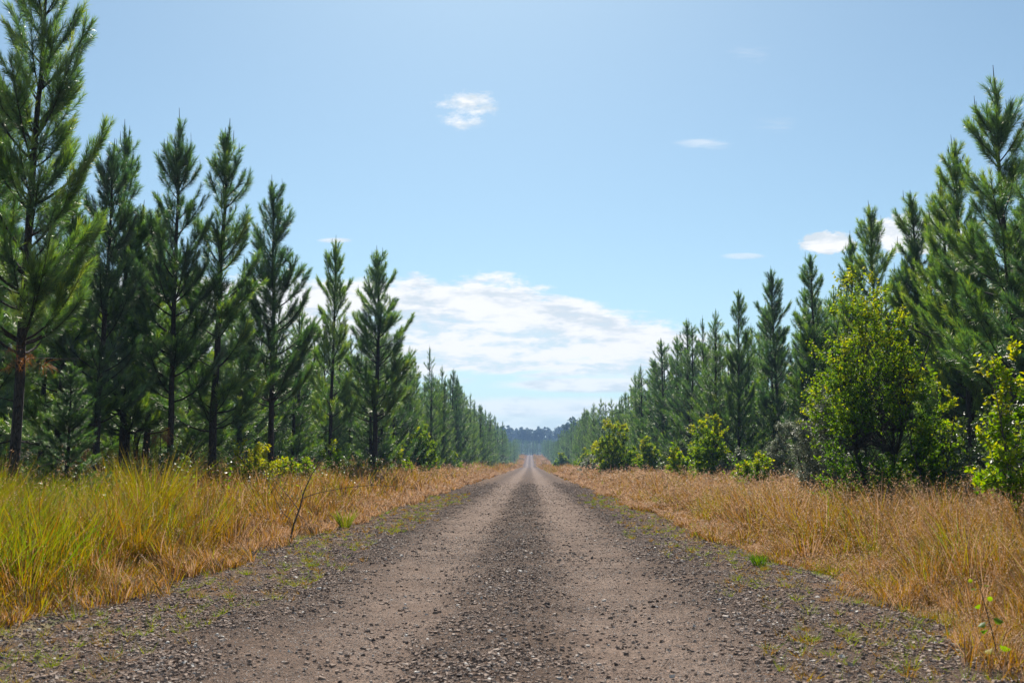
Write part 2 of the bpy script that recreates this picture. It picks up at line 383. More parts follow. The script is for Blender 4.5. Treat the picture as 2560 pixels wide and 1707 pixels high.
def stones(n, y0, y1, smin, smax, rng, even=False):
    y = y0 * (y1 / y0) ** rng.random(n * 3)
    x = rng.uniform(-4.6, 4.2, n * 3)
    c = np.abs(x - ROADC + 0.22 * wav(x, y, 1.3))
    w = 0.17 + 0.85 * np.exp(-(c / 0.46) ** 2) + 0.85 * sst(c, 1.55, 2.15) * (1 - 0.55 * sst(c, 3.0, 4.3))
    w = w * (0.6 + 0.4 * wav(x, y, 3.0, 2.0))
    if even: w = 0.45 + 0.45 * wav(x, y, 1.7, 4.0)
    w = w * (1 - sst(y, y1 * 0.35, y1))
    keep = rng.random(n * 3) < w; x = x[keep][:n]; y = y[keep][:n]; n = len(x)
    s = smin + (smax - smin) * rng.random(n) ** 6
    s = np.maximum(s, y * 0.0007)
    if even: s = s * 0 + np.maximum(smin + (smax - smin) * rng.random(n), y * 0.0007)
    base = np.array([[-1, -1, -1], [1, -1, -1], [1, 1, -1], [-1, 1, -1], [-.7, -.7, 1], [.7, -.7, 1], [.7, .7, 1], [-.7, .7, 1]]) * 0.5
    F = np.array([[4, 5, 6], [4, 6, 7], [0, 1, 5], [0, 5, 4], [1, 2, 6], [1, 6, 5], [2, 3, 7], [2, 7, 6], [3, 0, 4], [3, 4, 7]])
    V = base[None] + rng.uniform(-0.26, 0.26, (n, 8, 3))
    V = V * (s[:, None, None] * rng.uniform(0.6, 1.25, (n, 1, 3))) * np.array([1, 1, 0.58])
    a = rng.uniform(0, 6.28, n); tl = rng.uniform(-0.3, 0.3, n)
    ct, st = np.cos(tl)[:, None], np.sin(tl)[:, None]
    X, Y, Z = V[..., 0], V[..., 1] * ct - V[..., 2] * st, V[..., 1] * st + V[..., 2] * ct
    ca, sa = np.cos(a)[:, None], np.sin(a)[:, None]
    X, Y = X * ca - Y * sa, X * sa + Y * ca
    z = road_z(x, y) + 0.0 * x
    z = np.where((x < -3.7) | (x > 3.5), ground_z(x, y), z)
    V = np.stack([X + x[:, None], Y + y[:, None], Z + (ground_z(x, y) + 0.12 * s)[:, None]], -1)
    t = np.clip(rng.normal(0.72 if even else 0.52, 0.24, n), 0, 1)
    off = np.arange(n)[:, None, None] * 8
    return V.reshape(-1, 3), (off + F[None]).reshape(-1, 3), np.repeat(t, 8)
bag = Bag()
bag.put(*stones(150000, 4.8, 24, 0.005, 0.038, np.random.default_rng(3)))
bag.put(*stones(50000, 14, 80, 0.012, 0.05, np.random.default_rng(4)))
bag.put(*stones(110000, 4.8, 26, 0.004, 0.010, np.random.default_rng(5), True))
tag(link('loose_gravel', bag.mesh('loose_gravel', False), M_STONE),
    'brown and grey loose gravel scattered over the road, thickest on the centre ridge and shoulders', 'gravel', kind='stuff')

# ------------------------------------------------------------------ grass
def edge_l(y): return -4.05 + 1.4 * sst(y, 170, 400) + 0.15 * np.sin(y * 0.55+1.2) + 0.14 * np.sin(y * 1.9 + 1)
def edge_r(y): return 3.35 - 1.1 * sst(y, 170, 400) + 0.25 * np.sin(y * 0.47 + 2) + 0.2 * np.sin(y * 1.6)

def grass_patch(bag, rng, n, y0, y1, side, width, hmul, seg, wmin, dry_shift=0.0, dense_pow=1.0):
    y = y0 * (y1 / y0) ** rng.random(n) if y1 / y0 > 1.5 else rng.uniform(y0, y1, n)
    e = rng.random(n) ** dense_pow * width
    x = np.where(side < 0, edge_l(y) - e, edge_r(y) + e)
    # tussocks: pull the blades together
    cell = 0.34 + 0.005 * y
    gx = np.floor(x / cell); gy = np.floor(y / cell)
    hsh = np.abs(np.sin(gx * 12.9898 + gy * 78.233) * 43758.5453) % 1; hs2 = np.abs(np.sin(gx * 39.34 + gy * 11.13) * 24634.63) % 1
    cx = (gx + 0.2 + 0.6 * hsh) * cell; cy = (gy + 0.2 + 0.6 * hs2) * cell
    pull = 0.55 * (rng.random(n) ** 0.6); ox, oy = x - cx, y - cy
    x = cx + ox * (1 - pull); y = cy + oy * (1 - pull)
    e = np.where(side < 0, edge_l(y) - x, x - edge_r(y))
    ok = e > -0.15; x, y, e, hsh, hs2, ox, oy, cell = (v[ok] for v in (x, y, e, hsh, hs2, ox, oy, cell)); n = len(x)
    patch = 0.5 + 0.5 * wav(x, y, 0.55, 0.6 if side < 0 else 2.2); patch2 = 0.5 + 0.5 * wav(x, y, 1.5, 3.0)
    H = (0.22 + 0.62 * sst(e, 0.0, 1.7)) * (0.40 + 0.80 * rng.random(n)) * (0.45 + 0.95 * hsh) * (0.8 + 0.35 * patch) * hmul
    if side < 0:
        dry = 0.31 + 0.24 * sst(y, 9, 22) + 0.05 * patch2 + 0.28 * (1 - sst(e, 0.1, 1.6)) + 0.15 * (hs2 - 0.5) + rng.normal(0, 0.19, n)
        dry += 0.12 * patch - 0.10 * sst(e, 2.5, 4.5)
    else:
        dry = 0.74 + 0.20 * (hs2 - 0.5) + 0.12 * (patch - 0.5) + rng.normal(0, 0.17, n) - 0.22 * (patch2 > 0.78) + 0.10 * sst(e, 2.0, 5.0)
        dry -= 0.14 * (rng.random(n) < 0.3)
    dry += dry_shift
    lean = np.stack([ox / cell * 0.7 + rng.normal(0, 0.16, n), oy / cell * 0.7 + rng.normal(0, 0.16, n), np.ones(n)], 1)
    D = norm(lean)
    az = np.arctan2(lean[:, 1], lean[:, 0]) + rng.normal(0, 0.6, n)
    droop = H * rng.uniform(0.05, 0.45, n)
    bend = np.stack([np.cos(az) * droop, np.sin(az) * droop, -0.35 * droop], 1)
    base = np.stack([x, y, ground_z(x, y) - 0.02], 1)
    w = np.maximum(wmin, y * 0.00062) * (0.6 + 0.8 * rng.random(n))
    wd = np.stack([np.cos(az + 1.57 + rng.normal(0, .5, n)), np.sin(az + 1.57 + rng.normal(0, .5, n)), np.zeros(n)], 1)
    blades_into(bag, base, D, H, bend, w, np.clip(dry, 0, 0.92), seg, wd, rng)
    return base + D * H[:, None] + bend, H, dry

def seeds_into(bag, tips, H, rng, frac, k, size, ymul=0.0006):
    pick = rng.random(len(tips)) < frac; T = tips[pick]; h = H[pick]; n = len(T)
    for i in range(k):
        c = T - np.stack([rng.normal(0, 0.018, n), rng.normal(0, 0.018, n), rng.uniform(-0.10, 0.16, n) * h], 1)
        D = norm(np.stack([rng.normal(0, 0.7, n), rng.normal(0, 0.7, n), rng.uniform(0.1, 1, n)], 1))
        s = np.maximum(size, T[:, 1] * ymul)
        blades_into(bag, c, D, s * rng.uniform(2.0, 5.0, n), np.zeros((n, 3)), s, np.clip(rng.normal(0.92, 0.07, n), 0.7, 1.0), 1, None, rng)

rg = np.random.default_rng(21)
bl, br = Bag(), Bag()
for side, bg_, hm in ((-1, bl, 1.0), (1, br, 0.88)):
    t1 = grass_patch(bg_, rg, 62000, 5.0, 14, side, 5.5, hm, 2, 0.008 if side < 0 else 0.006, dense_pow=0.9)
    t2 = grass_patch(bg_, rg, 75000, 12, 32, side, 6.5, hm, 2, 0.009 if side < 0 else 0.008)
    t3 = grass_patch(bg_, rg, 90000, 28, 130, side, 7.5, hm * 1.05, 2, 0.012)
    t4 = grass_patch(bg_, rg, 50000, 110, 780, side, 7.0, hm * 1.45, 1, 0.05, 0.08)
    fr = 0.14 if side < 0 else 0.5
    seeds_into(bg_, t1[0], t1[1], rg, fr, 5, 0.0028); seeds_into(bg_, t2[0], t2[1], rg, fr, 4, 0.005)
    seeds_into(bg_, t3[0], t3[1], rg, fr + 0.15, 3, 0.011)
# broad bright blades of the near left verge
y = rg.uniform(8.5, 17, 9000); x = edge_l(y) - 0.9 - rg.random(9000) ** 0.8 * 4.2
gsel = (0.5 + 0.5 * wav(x, y, 1.1, 5.0)) > 0.35; x, y = x[gsel], y[gsel]; n = len(x)
D = norm(np.stack([rg.normal(0, 0.3, n), rg.normal(0, 0.3, n), np.ones(n)], 1)); H = rg.uniform(0.55, 1.15, n)
az = rg.uniform(0, 6.28, n); dr = H * rg.uniform(0.1, 0.5, n)
blades_into(bl, np.stack([x, y, ground_z(x, y)], 1), D, H, np.stack([np.cos(az) * dr, np.sin(az) * dr, -0.5 * dr], 1), rg.uniform(0.007, 0.013, n),
            np.clip(rg.normal(0.27, 0.09, n), 0, 0.6), 2, None, rg)
tag(link('verge_grass', bl.mesh('left_grass'), M_GRASS), 'tall yellow-green grass turning gold, along the left side of the road', 'grass', kind='stuff')
tag(link('verge_grass', br.mesh('right_grass'), M_GRASS), 'golden brown seeding grass along the right side of the road', 'grass', kind='stuff')
for b_, sg in ((bl, -1), (br, 1)):
    n = 16000; y = 5.2 * (70 / 5.2) ** rg.random(n); e = rg.random(n) ** .8 * 5.5 + 0.1
    x = np.where(sg < 0, edge_l(y) - e, edge_r(y) + e)
    D = norm(np.stack([rg.normal(0, 1, n), rg.normal(0, 1, n), rg.uniform(-.1, 1.0, n)], 1)); L = rg.uniform(0.15, 0.55, n)
    z = ground_z(x, y) + rg.uniform(0.02, 0.6, n) * sst(e, 0.0, 1.5)
    blades_into(b_, np.stack([x, y, z], 1), D, L, np.stack([np.zeros(n), np.zeros(n), -L * .2], 1), np.maximum(0.004, y * 0.00045), np.clip(rg.normal(0.88, .1, n), .5, 1), 2, None, rg)
# shade-side dry undergrowth at the foot of the trees
b = Bag()
for sgn, x0, x1 in ((-1, 7.5, 13.0), (1, 9.5, 15.0)):
    n = 42000; y = 9 * (110 / 9) ** rg.random(n); x = sgn * rg.uniform(x0, x1, n)
    D = norm(np.stack([rg.normal(0, 0.5, n), rg.normal(0, 0.5, n), np.ones(n)], 1)); H = rg.uniform(0.25, 0.85, n)
    az = rg.uniform(0, 6.28, n); dr = H * rg.uniform(0.1, 0.6, n)
    blades_into(b, np.stack([x, y, ground_z(x, y)], 1), D, H, np.stack([np.cos(az) * dr, np.sin(az) * dr, -0.5 * dr], 1), np.maximum(0.006, y * 0.0004),
                np.clip(rg.normal(0.25 if sgn < 0 else 0.45, 0.25, n), 0, 1), 2, None, rg)
tag(link('undergrowth', b.mesh('undergrowth'), M_GRASS), 'dark tangled grass and litter in the shade at the foot of the pines', 'undergrowth', kind='stuff')
# sparse weeds on the shoulders
b = Bag()
n = 1100; wy = 5.5 * (45 / 5.5) ** rg.random(n); sg = np.where(rg.random(n) < 0.5, -1, 1)
wx = np.where(sg < 0, edge_l(wy) + rg.uniform(-0.1, 1.6, n) ** 1.0, edge_r(wy) - rg.uniform(-0.1, 1.35, n))
for i in range(n):
    k = int(rg.integers(5, 26)); r = 0.015 + 0.05 * rg.random()
    a = rg.uniform(0, 6.28, k); rr = r * np.sqrt(rg.random(k))
    bx = wx[i] + rr * np.cos(a); by = wy[i] + rr * np.sin(a)
    D = norm(np.stack([np.cos(a) * 0.8 + rg.normal(0, .3, k), np.sin(a) * 0.8 + rg.normal(0, .3, k), rg.uniform(0.4, 1.4, k)], 1))
    blades_into(b, np.stack([bx, by, ground_z(bx, by)], 1), D, rg.uniform(0.03, 0.13, k), np.zeros((k, 3)), max(0.004, wy[i] * 0.0004),
                np.clip(rg.normal(0.26 if rg.random() < .6 else 0.6, 0.1, k), 0, 1), 1, None, rg)
n = 2600; y = 5.2 * (40 / 5.2) ** rg.random(n); sg = np.where(rg.random(n) < 0.5, -1, 1)
e = rg.random(n) ** 1.6 * 1.7 - 0.1; x = np.where(sg < 0, edge_l(y) + e, edge_r(y) - e); a = rg.uniform(0, 6.28, n)
blades_into(b, np.stack([x, y, ground_z(x, y) + 0.012], 1), norm(np.stack([np.cos(a), np.sin(a), rg.normal(0.05, .12, n)], 1)), rg.uniform(0.04, 0.22, n), np.zeros((n, 3)),
            np.maximum(0.003, y * 0.0003), np.clip(rg.normal(0.92, .1, n), .5, 1), 1, None, rg)
tag(link('shoulder_weeds', b.mesh('weeds'), M_GRASS), 'sparse little green and straw weeds in the gravel shoulders', 'weeds', kind='stuff')

# ------------------------------------------------------------------ pines
def curve_pts(P0, d0, L, up, n, rng, wob=0.05):
    """polyline leaving P0 along d0, gaining 'up' of upward turn along its length"""
    P = [np.array(P0, float)]; d = np.array(d0, float); d /= np.linalg.norm(d)
    for i in range(n):
        P.append(P[-1] + d * L / n)
        d = d + np.array([0, 0, up / n]) + rng.normal(0, wob, 3) / math.sqrt(n); d /= np.linalg.norm(d)
    return np.array(P)

def sample_line(P, n, rng, t0=0.0, t1=1.0):
    t = rng.uniform(t0, t1, n); k = len(P) - 1; f = t * k; i = np.minimum(f.astype(int), k - 1); a = (f - i)[:, None]
    p = P[i] * (1 - a) + P[i + 1] * a; d = norm(P[i + 1] - P[i])
    return p, d, t

def make_pine(rng, H=10.0, cb=0.20, maxL=1.5, dens=230, nw=0.0055, nl=0.19, segs=2, whorls=14, lod=0, lean=(0, 0), top='cluster', fill=1.0):
    wood, need = Bag(), Bag()
    # trunk
    zs = np.linspace(0, H, 14 if lod < 2 else 5); r0 = 0.0098 * H
    wx = np.cumsum(rng.normal(0, 0.018, len(zs))); wy = np.cumsum(rng.normal(0, 0.018, len(zs)))
    TP = np.stack([wx - wx[0] + lean[0] * zs / H, wy - wy[0] + lean[1] * zs / H, zs], 1)
    TR = r0 * (1 - zs / H) ** 0.8 + 0.012; TR[0] *= 1.25
    tube_into(wood, TP, TR, 10 if lod == 0 else (6 if lod == 1 else 4))
    def tp(z): return np.array([np.interp(z, zs, TP[:, 0]), np.interp(z, zs, TP[:, 1]), z])
    lines = []          # (polyline, density factor, t0, kind)
    zt = cb * H
    fr = np.cumsum(rng.uniform(0.45, 1.6, whorls)); fr = (fr - fr[0]) / (fr[-1] - fr[0])
    for wi, f in enumerate(fr):
        z = zt + (H * 0.955 - zt) * f + rng.normal(0, 0.05)
        s = (H - z) / (H - zt)
        nb = rng.integers(4, 7) if lod < 2 else rng.integers(4, 6)
        a0 = rng.uniform(0, 6.28)
        for b in range(nb):
            if rng.random() < 0.10: continue
            az = a0 + b * 6.283 / nb + rng.normal(0, 0.25)
            L = (0.20 + maxL * 1.18 * s ** 0.80 * (1 - 0.22 * s * s)) * rng.uniform(0.55, 1.28)
            inc = math.radians(24 + 50 * s ** 0.8 + rng.normal(0, 7))
            d0 = (math.cos(az) * math.sin(inc), math.sin(az) * math.sin(inc), math.cos(inc))
            up = 0.20 + 1.05 * min(1, s * 1.6) * rng.uniform(0.6, 1.2)
            zb = z + rng.uniform(-0.12, 0.12)
            P = curve_pts(tp(min(zb, H * 0.97)), d0, L, up, 6 if lod < 2 else 3, rng)
            tube_into(wood, P, np.linspace(0.006 + 0.011 * L, 0.004, len(P)), 5 if lod == 0 else 3)
            lines.append((P, 1.0 * (1 if s < 0.85 else 0.7), max(0.08, 0.34 * min(1, L / 1.8)), L))
            ns = int(max(0, L - 0.35) * 6.6 * fill + 0.3) if lod == 0 else (int(max(0, L - 0.35) * 6.2 * fill + 0.3) if lod == 1 else int(L * 2.0))
            if s < 0.35 and rng.random() < 0.5 and lod < 2:      # bare candle on the shoot tip
                tube_into(wood, np.array([P[-1], P[-1] + [0, 0, 0.14], P[-1] + [0.01, 0, rng.uniform(0.2, 0.34)]]), [0.009, 0.008, 0.004], 4)
            for k in range(ns):
                t = rng.uniform(0.22, 0.86)
                i = min(int(t * (len(P) - 1)), len(P) - 2); a = t * (len(P) - 1) - i
                p = P[i] * (1 - a) + P[i + 1] * a; d = P[i + 1] - P[i]; d /= np.linalg.norm(d)
                side = np.cross(d, [0, 0, 1.0]); side /= max(np.linalg.norm(side), 1e-6)
                sd = d * rng.uniform(0.8, 1.1) + side * rng.choice([-1, 1]) * rng.uniform(0.40, 0.85) + np.array([0, 0, rng.uniform(-0.25, 0.45)])
                l = (0.24 + 0.42 * (1 - t)) * rng.uniform(0.7, 1.3) * (0.6 + 0.35 * min(L, 1.8))
                Q = curve_pts(p, sd, l, 0.7, 3 if lod == 0 else 2, rng)
                if lod < 2: tube_into(wood, Q, np.linspace(0.006, 0.003, len(Q)), 3)
                lines.append((Q, 1.0, 0.0, l))
    # dead bare limbs under the crown
    if lod < 2:
        for b in range(rng.integers(9, 16)):
            z = rng.uniform(0.07, 0.95) * zt + 0.3; az = rng.uniform(0, 6.28)
            P = curve_pts(tp(z), (math.cos(az), math.sin(az), rng.uniform(-0.1, 0.5)), rng.uniform(0.25, 1.1), rng.uniform(-0.7, 0.3), 4, rng, 0.25)
            tube_into(wood, P, np.linspace(0.011, 0.003, len(P)), 3)
    # leader and upright shoots round it
    lt = rng.uniform(0.5, 0.9)
    Ltop = curve_pts(tp(H * 0.93), (rng.normal(0, .03), rng.normal(0, .03), 1), H * 0.07 + 0.10, 0.2, 3, rng, 0.02)
    lines.append((np.concatenate([[tp(H * 0.80)], [tp(H * 0.87)], Ltop]), 1.3, 0.0, 1.2))
    for k in range(rng.integers(2, 5)):
        az = rng.uniform(0, 6.28); inc = rng.uniform(0.15, 0.42)
        P = curve_pts(tp(H * rng.uniform(0.90, 0.945)), (math.cos(az) * inc, math.sin(az) * inc, 1), rng.uniform(0.28, 0.60), 0.6, 3, rng, 0.02)
        tube_into(wood, P, np.linspace(0.012, 0.005, len(P)), 4); lines.append((P, 1.2, 0.0, 0.6))
    e = Ltop[-1]; tube_into(wood, np.array([e - [0, 0, 0.1], e + [0.0, 0, 0.12], e + [0.01, 0, rng.uniform(0.22, 0.42)]]), [0.013, 0.011, 0.006], 5)
    # needles
    for P, df, t0, L in lines:
        Ln = float(np.sum(np.linalg.norm(np.diff(P, axis=0), axis=1)))
        n = int(Ln * (1 - t0) * dens * df)
        if n < 1: continue
        p, d, t = sample_line(P, n, rng, t0, 1.0)
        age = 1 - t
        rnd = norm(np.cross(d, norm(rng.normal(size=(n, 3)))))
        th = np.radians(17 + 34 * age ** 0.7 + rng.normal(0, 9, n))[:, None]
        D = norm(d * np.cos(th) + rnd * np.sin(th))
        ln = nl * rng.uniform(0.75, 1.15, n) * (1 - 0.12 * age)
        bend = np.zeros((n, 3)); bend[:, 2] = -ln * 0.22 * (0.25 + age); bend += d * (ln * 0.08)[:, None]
        tint = np.clip(0.40 + 0.42 * (t - 0.5) + rng.normal(0, 0.15) + rng.normal(0, 0.12, n), 0, 1)  # yellower new growth at tips; lit tips and dark interior put into tint
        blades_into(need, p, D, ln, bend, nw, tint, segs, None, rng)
    return wood, need

PROTO = {}
def proto(key, seed, **kw):
    w, nd = make_pine(np.random.default_rng(seed), **kw)
    PROTO[key] = dict(bags=(w, nd), H=kw.get('H', 10.0))
for i, (cb, mL, wh) in enumerate([(0.28, 2.0, 19), (0.24, 1.75, 18), (0.18, 1.6, 18), (0.27, 1.85, 17), (0.05, 2.0, 20)]):
    proto(('near', i), 100 + i, H=10.0, cb=cb, maxL=mL, whorls=wh, dens=270, nw=0.0072, segs=2, lod=0)
for i, (cb, mL, wh) in enumerate([(0.10, 2.0, 16), (0.06, 1.8, 16), (0.12, 2.1, 15), (0.05, 1.65, 17)]):
    proto(('mid', i), 200 + i, H=10.0, cb=cb, maxL=mL, whorls=wh, dens=130, nw=0.014, nl=0.19, segs=1, lod=1)
for i, (cb, mL, wh) in enumerate([(0.05, 1.8, 12), (0.05, 1.6, 13), (0.08, 2.0, 12)]):
    proto(('far', i), 300 + i, H=10.0, cb=cb, maxL=mL, whorls=wh, dens=40, nw=0.045, nl=0.26, segs=1, lod=2)

def pine_meshes(key):
    p = PROTO[key]
    if 'm' not in p:
        p['m'] = (p['bags'][0].mesh('pine_trunk'), p['bags'][1].mesh('pine_crown'))
    return p['m']

def put_pine(x, y, h, key, label, group, rot=None, name='pine_tree', wide=1.0, lean=0.0):
    a, b = pine_meshes(key); s = h / PROTO[key]['H']
    e = empty(name, (x, y, gz(x, y) - 0.05)); lean += random.gauss(0, 0.014); e.rotation_euler = (random.gauss(0, 0.012), lean, random.uniform(0, 6.28) if rot is None else rot)
    e.scale = (s * wide, s * wide, s)
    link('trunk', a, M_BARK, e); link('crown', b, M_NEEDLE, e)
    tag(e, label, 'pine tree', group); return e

random.seed(5)
GF = 'pines of the front row beside the road'
L_HERO = [  # x, y, height, prototype, rotation, width, label
    (-8.1, 15.6, 9.9, 0, 0.3, 0.82, 'tallest pine at the left edge of the photo, its top cut off by the frame'),
    (-9.6, 22.0, 8.2, 1, 1.0, 0.95, 'shorter dark pine just right of the big pine at the left edge'),
    (-10.6, 26.0, 9.9, 2, 2.2, 0.9, 'slim pine whose top rises behind the shorter dark pine on the left'),
    (-9.1, 25.2, 9.8, 3, 4.0, 0.85, 'slender pine with an open narrow top, third peak along the left side'),
    (-8.5, 26.6, 10.0, 2, 5.0, 1.05, 'pine with a thick dark brush-like leader and bare lower trunk on the left'),
    (-7.9, 30.5, 9.7, 0, 2.6, 0.95, 'pine with bare candles on its tip and long arms reaching towards the left verge'),
    (-8.1, 40.5, 10.1, 1, 0.2, 0.85, 'narrow open pine standing against the cloud, just left of the broad dark one'),
    (-6.9, 44.5, 10.6, 0, 1.9, 1.12, 'broad dark cone-shaped pine at the right end of the near left group'),
    (-7.9, 80.0, 10.2, 1, 3.3, 0.80, 'slim tufted-topped pine standing alone right of the broad dark cone-shaped pine'),
    (-7.9, 100.0, 10.3, 2, 0.9, 0.85, 'thin pine with a spire top behind the slim tufted pine on the left')]
for x, y, h, k, rot, wd, lab in L_HERO:
    put_pine(x, y, h, ('near' if y < 60 else 'mid', k), lab, GF, rot, wide=wd, lean=0.01)
R_HERO = [
    (10.9, 19.6, 9.6, 4, 0.5, 1.0, 'nearest right-hand pine, only its branch tips reaching in at the right edge of the photo'),
    (11.0, 22.7, 9.9, 3, 1.4, 1.0, 'tallest pine at the right edge of the photo with a long upright leader'),
    (12.0, 27.4, 9.9, 4, 2.4, 1.0, 'second tall pine from the right edge, just left of the tallest one'),
    (12.1, 28.8, 9.3, 3, 4.4, 0.9, 'pine with bare candles, second peak left of the two tall right-edge pines'),
    (12.3, 31.2, 8.2, 0, 3.1, 0.95, 'shorter pine with bare candles between the right-edge pines and the open-topped pine'),
    (12.1, 34.4, 9.9, 1, 3.9, 0.95, 'open-topped pine rising behind the top of the tall yellow-green sapling'),
    (12.1, 37.5, 9.6, 2, 0.6, 0.9, 'narrow pine just left of the open-topped pine behind the yellow-green sapling'),
    (12.0, 41.7, 9.7, 4, 1.6, 1.0, 'twin-peaked looking pine left of the tall yellow-green sapling'),
    (11.4, 45.9, 10.0, 1, 2.9, 0.95, 'slim spire pine third to the left of the tall yellow-green sapling'),
    (10.5, 50.7, 9.8, 4, 5.2, 0.85, 'bushy dark-topped pine halfway down the right-hand row')]
for x, y, h, k, rot, wd, lab in R_HERO:
    put_pine(x, y, h, ('near', k), lab, GF, rot, wide=wd)
ORD = ['', '1st', '2nd', '3rd'] + ['%dth' % i for i in range(4, 80)]
# front rows continuing to the crest
k = 0; y = 49.0
while y < 215:
    if all(abs(y - t[1]) > 1.6 for t in L_HERO):
        k += 1
        put_pine(-8.0 + random.gauss(0, 0.3), y, random.uniform(8.8, 10.6) if not 48 < y < 98 else random.uniform(7.3, 8.6), ('mid', random.randrange(4)),
                 '%s pine of the left roadside row counted on from the broad dark cone-shaped pine' % ORD[k], GF, wide=random.uniform(0.9, 1.25))
    y += random.uniform(2.2, 3.2) if y < 120 else random.uniform(4, 5.5)
k = 0; y = 54.2
while y < 235:
    k += 1
    hh = random.uniform(9.2, 10.4) if y < 104 else (random.uniform(7.6, 9.0) if y < 135 else random.uniform(9.3, 11))
    put_pine(10.5 + random.gauss(0, 0.35), y, hh, ('mid', random.randrange(4)),
             '%s pine of the right roadside row counted on from the bushy dark-topped pine' % ORD[k], GF, wide=random.uniform(0.95, 1.3))
    y += random.uniform(2.2, 3.2) if y < 120 else random.uniform(4, 5.5)
# rows behind
for sgn, x0, gl, gr in ((-1, 10.7, 'pine standing in the plantation rows behind the left roadside row', 'plantation pines behind the left row'),
                        (1, 12.9, 'pine standing in the plantation rows behind the right roadside row', 'plantation pines behind the right row')):
    for r in range(4):
        y = (11.0 if r == 0 else 16.0) + r * 1.3 + (6 if sgn > 0 else 0)
        while y < (120, 90, 66, 56)[r]:
            xx = x0 + r * 3.2 + random.gauss(0, 0.35)
            if xx / y < 0.62:
                near = y < 34 and r < 2
                put_pine(sgn * xx, y, random.uniform(7.4, 9.0) if sgn < 0 else random.uniform(8.2, 9.8), ('near', random.choice([1, 2, 4])) if near else ('mid', random.randrange(4)),
                         gl, gr, wide=random.uniform(1.05, 1.3))
            y += random.uniform(2.5, 3.5)
# young pines under the big ones
put_pine(-7.9, 17.0, 2.7, ('near', 4), 'young dark pine between the two leftmost trunks, half the height of the grass strip trees', None, 0.4, 'young_pine', 1.5)
put_pine(11.2, 24.0, 2.6, ('near', 4), 'young pale green pine low behind the trunk of the tall yellow-green sapling', None, 1.4, 'young_pine', 1.5)

def merged(bag_w, bag_n, key, x, y, s, rot, wide=1.0):
    for src, dst in zip(PROTO[key]['bags'], (bag_w, bag_n)):
        if 'arr' not in PROTO[key]: PROTO[key]['arr'] = [b.arrays() for b in PROTO[key]['bags']]
    for (V, F, T), dst in zip(PROTO[key]['arr'], (bag_w, bag_n)):
        c, sn = math.cos(rot), math.sin(rot)
        P = np.stack([(V[:, 0] * c - V[:, 1] * sn) * s * wide + x, (V[:, 0] * sn + V[:, 1] * c) * s * wide + y, V[:, 2] * s + gz(x, y)], 1)
        dst.put(P, F, np.clip(T + random.gauss(0, 0.08), 0, 1))
bw, bn = Bag(), Bag()
def far_one(x, y, h): merged(bw, bn, ('far', random.randrange(3)), x, y, h / 10, random.uniform(0, 6.28), random.uniform(0.85, 1.15))
for sgn, x0 in ((-1, 8.0), (1, 10.3)):
    y = 216 if sgn < 0 else 236
    while y < 775: far_one(sgn * (x0 + random.gauss(0, 0.5)), y, random.uniform(9, 11.3)); y += random.uniform(4, 8) * (1 if y < 400 else 1.4)
    for r in range(1, 5):
        y = 58 + 20 * (4 - r) if r > 1 else 128
        while y < 770:
            far_one(sgn * (x0 + 3.6 * r + random.gauss(0, 0.5)), y, random.uniform(8.8, 10.8)); y += random.uniform(4, 9) * (1 + y / 250)
for i in range(420):   # the wall of pines where the road ends
    far_one(random.uniform(-75, 130), random.uniform(780, 830), random.uniform(9.5, 12.5))
for sgn, x0 in ((-1, 8.0), (1, 10.3)):   # deep rows that close the view between the near trunks
    for r in range(5, 13):
        xx = x0 + 3.6 * r; y = xx / 0.62
        while y < 150:
            far_one(sgn * (xx + random.gauss(0, 0.5)), y, random.uniform(8.4, 9.8)); y += random.uniform(3.2, 5.0)
for i in range(60): far_one(random.uniform(18, 75), random.uniform(380, 560), random.uniform(9.5, 11.5))
E = empty('distant_pine_plantation', (0, 400, 0)); E.location = (0, 0, 0)
tag(E, 'distant ranks of pines lining the road to its end below the blue hill', 'pine plantation', kind='stuff')
tag(link('trunks', bw.mesh('far_trunks'), M_BARK, E), kind='stuff'); tag(link('crowns', bn.mesh('far_crowns'), M_NEEDLE, E), kind='stuff')

# ------------------------------------------------------------------ dead needles hanging on the biggest pine and its neighbours
def dead_tuft(x, y, z, r, n, rng, bag):
    d = norm(rng.normal(size=(n, 3))); d[:, 2] -= 0.4; d = norm(d)
    p = np.array([x, y, z]) + rng.normal(0, r * 0.35, (n, 3))
    blades_into(bag, p, d, rng.uniform(0.14, 0.22, n), np.stack([np.zeros(n), np.zeros(n), -rng.uniform(0.02, 0.08, n)], 1), 0.005, rng.random(n), 2, None, rng)
rd = np.random.default_rng(9)

# ------------------------------------------------------------------ broadleaf shrubs and saplings
def leaves_into(bag, p, D, L, w, tint, rng):
    """folded diamond leaves: 4 triangles"""
    n = len(p); side = norm(np.cross(D, norm(rng.normal(size=(n, 3))))); nrm = np.cross(D, side)
    L = np.broadcast_to(L, (n,))[:, None]; w = np.broadcast_to(w, (n,))[:, None]
    m1 = p + D * L * 0.35; m2 = p + D * L * 0.68
    tip = p + D * L - nrm * L * 0.10
    fold = nrm * w * 0.18
    V = np.stack([p, m1 + side * w * .5 + fold, m1, m1 - side * w * .5 + fold, m2 + side * w * .38 + fold, m2 - side * w * .38 + fold, tip, m2], 1)
    F = np.array([[0, 1, 2], [0, 2, 3], [1, 4, 7], [1, 7, 2], [2, 7, 5], [2, 5, 3], [4, 6, 7], [7, 6, 5]])
    off = np.arange(n)[:, None, None] * 8
    bag.put(V.reshape(-1, 3), (off + F[None]).reshape(-1, 3), np.repeat(np.broadcast_to(tint, (n,)), 8))

